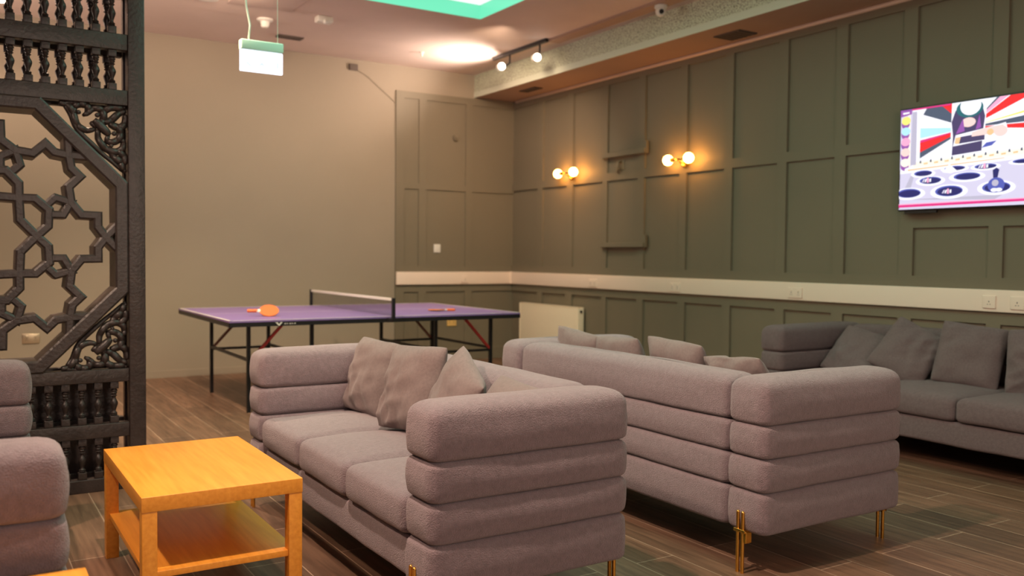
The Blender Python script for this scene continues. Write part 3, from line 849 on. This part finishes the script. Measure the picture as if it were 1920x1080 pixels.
    for sx in (1, -1):
        for sz in (1, -1):
            k = MB()
            for ci, cv in enumerate(curves):
                pts = smooth_pts(cv); n = len(pts)
                base = .019 if ci == 3 else (.011 if ci in (12, 11) else .0165)
                rads = [base * (.45 + .75 * math.sin(math.pi * min(1, (i / (n - 1)) * .9 + .1)) ** .7) for i in range(n)]
                P3 = [(CX + sx * (W_ + p.x), .035 - (.012 if ci == 3 else .004 * math.sin(i)), CZ + sz * (HZ + p.y)) for i, p in enumerate(pts)]
                k.tube(P3, rads, 8)
                P4 = [(p[0], p[1] + .022, p[2]) for p in P3]
                k.tube(P4, [r_ * .9 for r_ in rads], 6)
            for (lx, lz, r_) in ((-.236, -.052, .012), (-.147, -.06, .013), (-.066, -.15, .013), (-.08, -.215, .011)):
                k.sphere((CX + sx * (W_ + lx), .03, CZ + sz * (HZ + lz)), r_, 10, 6)
            part(k, 'corner_carving', smooth=True)
    # struts between the two lattice faces at the corners
    return t
carved_screen()

# ------------------------------------------------------------------ sofas
BANDS = [(.165, .335), (.335, .47), (.47, .605), (.605, .79)]
def sofa(name, label, length, depth, fabric, legs_dy=.11, seats=3):
    """local frame: x across (front at x=0, back at x=depth), y along the length 0..length"""
    t = empty(name, (0, 0, 0), 0, label, 'sofa')
    AT = .205; BT = .205
    def stack(x0, x1, y0, y1, seed, bands=BANDS):
        k = MB()
        for i, (a, b) in enumerate(bands):
            top = (i == len(bands) - 1)
            k.cushion(x0, x1, y0, y1, a, b, rv=.034, rb=.024, rt=.055 if top else .024, bulge=.010, crown=.006 if top else 0, seed=seed + i * 3)
        return k
    stack(0, depth, 0, AT, 1).build('armrest', fabric, t, smooth=True)
    stack(0, depth, length - AT, length, 5).build('armrest', fabric, t, smooth=True)
    stack(depth - BT, depth - .004, AT + .002, length - AT - .002, 9).build('backrest', fabric, t, smooth=True)
    k = MB(); k.cushion(.022, depth - BT, AT + .003, length - AT - .003, .168, .312, rv=.02, rb=.02, rt=.02, bulge=.004, seed=31)
    k.build('base', fabric, t, smooth=True)
    sw = (length - 2 * AT) / seats
    for i in range(seats):
        k = MB()
        k.cushion(.0, depth - BT - .004, AT + sw * i + .003, AT + sw * (i + 1) - .003, .318, .462, rv=.035, rb=.03, rt=.04, bulge=.008, crown=.022, seed=20 + i)
        k.build('seat_cushion', fabric, t, smooth=True)
    for y in (legs_dy, length - legs_dy):
        for x, s in ((-.012, -1), (depth + .012, 1)):
            k = MB()
            for dy in (-.013, .013):
                k.tube([(x, y + dy, 0), (x, y + dy, .245)], .0075, 12)
                k.sphere((x, y + dy, .245), .0078, 12, 6)
            k.box(x - .009, x + .009, y - .03, y + .03, .165, .178, bev=.002)
            k.box(x - s * .03, x + s * .004, y + .008, y + .034, .125, .172, bev=.003)
            k.build('leg', M['brass'], t, auto=50)
    return t
# A : front sofa, looks towards the left
A = sofa('three_seat_sofa', 'grey channel-tufted sofa in front with its side arm nearest the camera, facing the wooden table', 2.06, .805, M['fabric'])
A.location = (1.285, 2.525, 0)
# B : middle sofa, its back towards us, looks to the right (mirror by turning half a circle)
B = sofa('three_seat_sofa', 'grey channel-tufted sofa seen from behind, between the front sofa and the charcoal sofa', 2.00, .875, M['fabric'])
B.rotation_euler = (0, 0, math.pi); B.location = (3.58, 4.44, 0)
# C : dark sofa along the right wall, looks to the left
Cs = sofa('three_seat_sofa', 'charcoal channel-tufted sofa against the panelled wall under the television', 2.35, .93, M['fabric_dark'])
Cs.location = (4.99, 2.22, 0)
# D : sofa at the left edge, looks to the right
D = sofa('three_seat_sofa', 'grey channel-tufted sofa cut off by the left edge of the photo', 2.14, .86, M['fabric'])
D.rotation_euler = (0, 0, math.pi - .024); D.location = (.29, 4.60, 0)

# ------------------------------------------------------------------ pillows
def pillow(loc, normal, tilt, size, thick, fabric, label, group, seed=0, spin=0, sag=0.0):
    """normal: yaw angle of the face in degrees; tilt: lean back; spin: in-plane turn"""
    N = 44; vs = []; fs = []
    rnd = random.Random(seed)
    folds = [(rnd.uniform(0, math.pi), rnd.uniform(9, 17), rnd.uniform(0, 6)) for _ in range(3)]
    fr = (rnd.choice((-1, 1)), rnd.choice((-1, -1, 1)))
    for side in (1, -1):
        for i in range(N + 1):
            for j in range(N + 1):
                u = -1 + 2 * i / N; v = -1 + 2 * j / N
                uu = math.sin(u * math.pi / 2); vv = math.sin(v * math.pi / 2)
                edge = max(0, (1 - uu ** 2)) ** .5 * max(0, (1 - vv ** 2)) ** .5
                body = max(0, (1 - abs(uu) ** 2.6)) ** .50 * max(0, (1 - abs(vv) ** 2.6)) ** .50
                h = thick / 2 * body
                pin = 1 - .045 * ((1 - vv ** 2)) ; piv = 1 - .045 * ((1 - uu ** 2))
                rc = 1 - .05 * (uu * vv) ** 4; x = uu * size / 2 * pin * rc; z = vv * size / 2 * piv * rc
                z -= sag * (vv > 0) * vv * (1 - uu * uu) * size
                wr = 0
                for (a, f, ph) in folds:
                    s = uu * math.cos(a) + vv * math.sin(a)
                    c2 = ((uu - fr[0] * .7) ** 2 + (vv - fr[1] * .7) ** 2)
                    wr += (lambda q: 1 - 2 * abs(math.sin(q / 2)))(s * f + ph + 2.5 * noise.noise(Vector((uu * 1.7 + seed, vv * 1.7, a)))) * math.exp(-c2 * .9)
                wr = wr * .0056 + noise.noise(Vector((uu * 2 + seed * 3.3, vv * 2, side * 2))) * .016
                y = -side * (h + wr * min(1, edge * 3.0))
                vs.append((x, y, z + size / 2))
        o = (0 if side == 1 else (N + 1) ** 2)
        for i in range(N):
            for j in range(N):
                a = o + i * (N + 1) + j
                fs.append((a, a + N + 1, a + N + 2, a + 1))
    k = MB(); k.add(vs, fs)
    me = bpy.data.meshes.new('throw_pillow'); me.from_pydata(vs, [], fs)
    bm = bmesh.new(); bm.from_mesh(me); bmesh.ops.remove_doubles(bm, verts=bm.verts, dist=.0004)
    bmesh.ops.recalc_face_normals(bm, faces=bm.faces); bm.to_mesh(me); bm.free()
    me.polygons.foreach_set('use_smooth', [True] * len(me.polygons))
    me.materials.append(fabric)
    ob = bpy.data.objects.new('throw_pillow', me); COL.objects.link(ob)
    # local -y is the face; spin about y through the centre, lean about x, then yaw
    T = Matrix.Translation(Vector((0, 0, size / 2)))
    S_ = T @ Matrix.Rotation(R(spin), 4, 'Y') @ T.inverted()
    m_ = Matrix.Translation(Vector(loc)) @ Matrix.Rotation(R(normal), 4, 'Z') @ Matrix.Rotation(R(-tilt), 4, 'X') @ Matrix.Translation(Vector((0, 0, -size / 2))) @ S_
    ob.matrix_world = m_
    tag(ob, label, 'pillow', group)
    return ob
gA = 'grey throw pillows on the front sofa'
PF = M['pillow']
pillow((1.80, 4.19, .655), -80, 16, .39, .15, PF, 'grey wrinkled throw pillow leaning in the far corner of the front sofa', gA, 3, 3)
pillow((1.76, 3.66, .672), -80, 17, .40, .15, PF, 'smooth upright grey throw pillow, second from the far arm of the front sofa', gA, 5, -3)
pillow((1.77, 3.27, .665), -97, 18, .37, .16, PF, 'grey throw pillow tipped onto a corner, third from the far arm of the front sofa', gA, 8, 24)
pillow((1.75, 2.86, .635), -90, 30, .37, .14, PF, 'grey throw pillow slumped low behind the near arm of the front sofa', gA, 11, 4)
gB = 'grey throw pillows on the middle sofa'
pillow((3.07, 4.13, .665), 90, 16, .40, .15, PF, 'grey throw pillow peeking over the middle sofa back, nearest the radiator', gB, 14, -6)
pillow((3.07, 3.75, .67), 90, 20, .38, .15, PF, 'grey throw pillow peeking over the middle sofa back, second from the radiator', gB, 15, 3)
pillow((3.07, 3.32, .68), 90, 18, .40, .15, PF, 'grey throw pillow peeking over the middle sofa back, third from the radiator', gB, 16, -3)
pillow((3.08, 2.90, .66), 90, 28, .38, .13, PF, 'low grey throw pillow peeking over the middle sofa back beside its near arm', gB, 17, 5)
gC = 'charcoal throw pillows on the dark sofa'
PD = M['pillow_dark']
pillow((5.52, 4.12, .59), -70, 40, .42, .14, PD, 'charcoal throw pillow lying back in the far corner of the dark sofa', gC, 21, 18)
pillow((5.52, 3.73, .64), -68, 26, .41, .16, PD, 'creased charcoal throw pillow standing on a corner, second on the dark sofa', gC, 24, 28)
pillow((5.54, 3.31, .66), -76, 16, .42, .15, PD, 'square upright charcoal throw pillow, third on the dark sofa', gC, 26, 6)
pillow((5.54, 2.85, .66), -78, 16, .42, .15, PD, 'charcoal throw pillow cut off by the right edge of the photo', gC, 27, -3)

# ------------------------------------------------------------------ wooden coffee tables
def lack(loc, label, lx=.555, ly=.88, rz=0, H=.45):
    t = empty('coffee_table', loc, rz, label, 'coffee table', 'honey wood coffee tables')
    k = MB(); k.box(0, lx, 0, ly, H - .052, H, bev=.0015); k.build('tabletop', M['lack'], t, auto=40)
    for x in (0, lx - .052):
        for y in (0, ly - .052):
            k = MB(); k.box(x + .0015, x + .0505, y + .0015, y + .0505, 0, H - .052, bev=.0012); k.build('leg', M['lack'], t, auto=40)
    k = MB(); k.box(.016, lx - .016, .014, ly - .014, .165, .187, bev=.001)
    k.build('shelf', M['lack'], t, auto=40)
    return t
lack((.530, 3.172, 0), 'honey wood coffee table with lower shelf, whole, in front of the carved screen')
lack((-.285, 1.51, 0), 'honey wood coffee table of which only a corner shows at the bottom left', H=.50)

# ------------------------------------------------------------------ table tennis table
def tennis():
    X0, X1, Y0_, Y1_ = 1.805, 4.45, 6.97, 8.79; XM = (X0 + X1) / 2; H = .752
    t = empty('table_tennis_table', (XM, (Y0_ + Y1_) / 2, 0), 0, 'purple table tennis table on black legs near the back wall', 'table')
    hx, hy = (X1 - X0) / 2, (Y1_ - Y0_) / 2
    for s in (-1, 1):
        a, b = (-hx, -.003) if s < 0 else (.003, hx)
        nm = 'table_half'
        k = MB(); k.box(a, b, -hy, hy, H - .016, H, bev=.002)
        o = k.build(nm, M['purple'], t, auto=40)
        # white lines
        l = MB(); z = H + .0006
        e = a if s < 0 else b
        l.box(min(e, e - s * .02), max(e, e - s * .02), -hy, hy, z - .001, z)
        l.box(a, b, -hy, -hy + .02, z - .001, z); l.box(a, b, hy - .02, hy, z - .001, z); l.box(a, b, -.0015, .0015, z - .001, z)
        l.build('white_lines', M['white_plastic'], o)
        k = MB()
        k.box(a, b, -hy + .002, -hy + .022, H - .05, H - .016); k.box(a, b, hy - .022, hy - .002, H - .05, H - .016)
        k.box(min(e, e - s * .02), max(e, e - s * .02), -hy, hy, H - .05, H - .016); c_ = -s * -.02
        k.box(min(s * .003, s * .023), max(s * .003, s * .023), -hy, hy, H - .05, H - .016)
        k.build('apron', M['black_metal'], t)
        xi, xo = s * .56, s * (hx - .20)
        yn, yf = -hy + .20, hy - .42
        if s < 0: xi = -.60
        else: xi = .55
        for x in (xi, xo):
            for y in (yn, yf):
                k = MB(); k.bar((x, y, 0.0), (x, y, H - .05), .028, .028); k.build('leg', M['black_metal'], t)
        k = MB()
        for x in (xi, xo): k.bar((x, yn, .42), (x, yf, .42), .022)
        for y in (yn, yf): k.bar((xi, y, .40), (xo, y, .40), .022)
        k.build('crossbar', M['black_metal'], t)
        for y, mm in ((yn, 'red_metal'), (yf, 'brown_metal')):
            k = MB(); k.bar((xo, y, .40), (xo - s * .27, y, H - .06), .022); k.build('brace', M[mm], t)
    # net
    k = MB(); k.bar((0, -hy - .10, H - .03), (0, -hy - .10, H + .16), .026); k.bar((0, -hy - .10, H - .028), (0, -hy + .05, H - .028), .03); k.build('net_post', M['black_metal'], t)
    k = MB(); k.bar((0, hy + .10, H - .03), (0, hy + .10, H + .16), .026); k.bar((0, hy + .10, H - .028), (0, hy - .05, H - .028), .03); k.build('net_post', M['black_metal'], t)
    k = MB(); k.add([(0, -hy - .1, H + .008), (0, hy + .1, H + .008), (0, hy + .1, H + .14), (0, -hy - .1, H + .14)], [(0, 1, 2, 3)])
    nt_ = k.build('net', M['net'], t)
    k = MB(); k.box(-.004, .004, -hy - .1, hy + .1, H + .135, H + .158, bev=.002); k.build('net_tape', M['white_plastic'], nt_)
    # emblem on the near apron: small white V mark with illegible strokes
    k = MB(); y = -hy - .0005; cx = 2.19 - XM
    k.add([(cx - .03, y, H - .020), (cx - .012, y, H - .020), (cx, y, H - .036), (cx + .012, y, H - .020), (cx + .03, y, H - .020), (cx, y, H - .049)], [(0, 1, 2, 5), (2, 3, 4, 5)])
    for i, wd in enumerate((.014, .008, .014, .010, .012)):
        x = cx + .042 + i * .02
        k.add([(x, y, H - .036), (x + wd, y, H - .036), (x + wd + .002, y, H - .029), (x + .002, y, H - .029)], [(0, 1, 2, 3)])
    k.build('maker_mark', M['white_plastic'], t)
    return H
HT = tennis()

def paddle(loc, rz, roll, label):
    t = empty('table_tennis_bat', loc, 0, label, 'bat', 'table tennis bats')
    t.rotation_euler = (Matrix.Rotation(rz, 3, 'Z') @ Matrix.Rotation(roll, 3, 'X')).to_euler()
    # local: handle along -x, blade centre at origin, flat in xy
    def disc(r1, r2, z0, z1, n=36):
        k = MB(); vs = []; fs = []
        for z in (z0, z1):
            for i in range(n):
                a = 2 * math.pi * i / n
                x = r1 * math.cos(a); y = r2 * math.sin(a)
                if x < -r1 * .75: y *= 1.0
                vs.append((x, y, z))
        fs.append(tuple(range(n))); fs.append(tuple(reversed(range(n, 2 * n))))
        for i in range(n): fs.append((i, (i + 1) % n, n + (i + 1) % n, n + i))
        return k.add(vs, fs)
    disc(.080, .076, -.003, .003).build('blade', M['lack'], t)
    disc(.078, .075, .003, .005).build('rubber', M['orange_rubber'], t)
    disc(.078, .075, -.005, -.003).build('rubber', M['orange_rubber'], t)
    k = MB(); k.box(-.10, -.068, -.018, .018, -.0055, .0055, bev=.003); k.build('neck', M['white_plastic'], t, auto=40)
    k = MB(); k.box(-.175, -.09, -.014, .014, -.011, .011, bev=.007); k.build('handle', M['orange_rubber'], t, smooth=True)
    return t
paddle((2.24, 7.40, HT + .046), R(-14), R(34), 'orange bat propped up on the left half of the purple table')
paddle((3.84, 7.47, HT + .012), R(160), R(3), 'orange-red bat lying flat on the right half of the purple table')
b = MB().sphere((0, 0, 0), .02).build('table_tennis_ball', M['ball'], smooth=True, loc=(2.225, 7.455, HT + .02)); tag(b, 'small white ball under the propped orange bat on the purple table', 'ball')
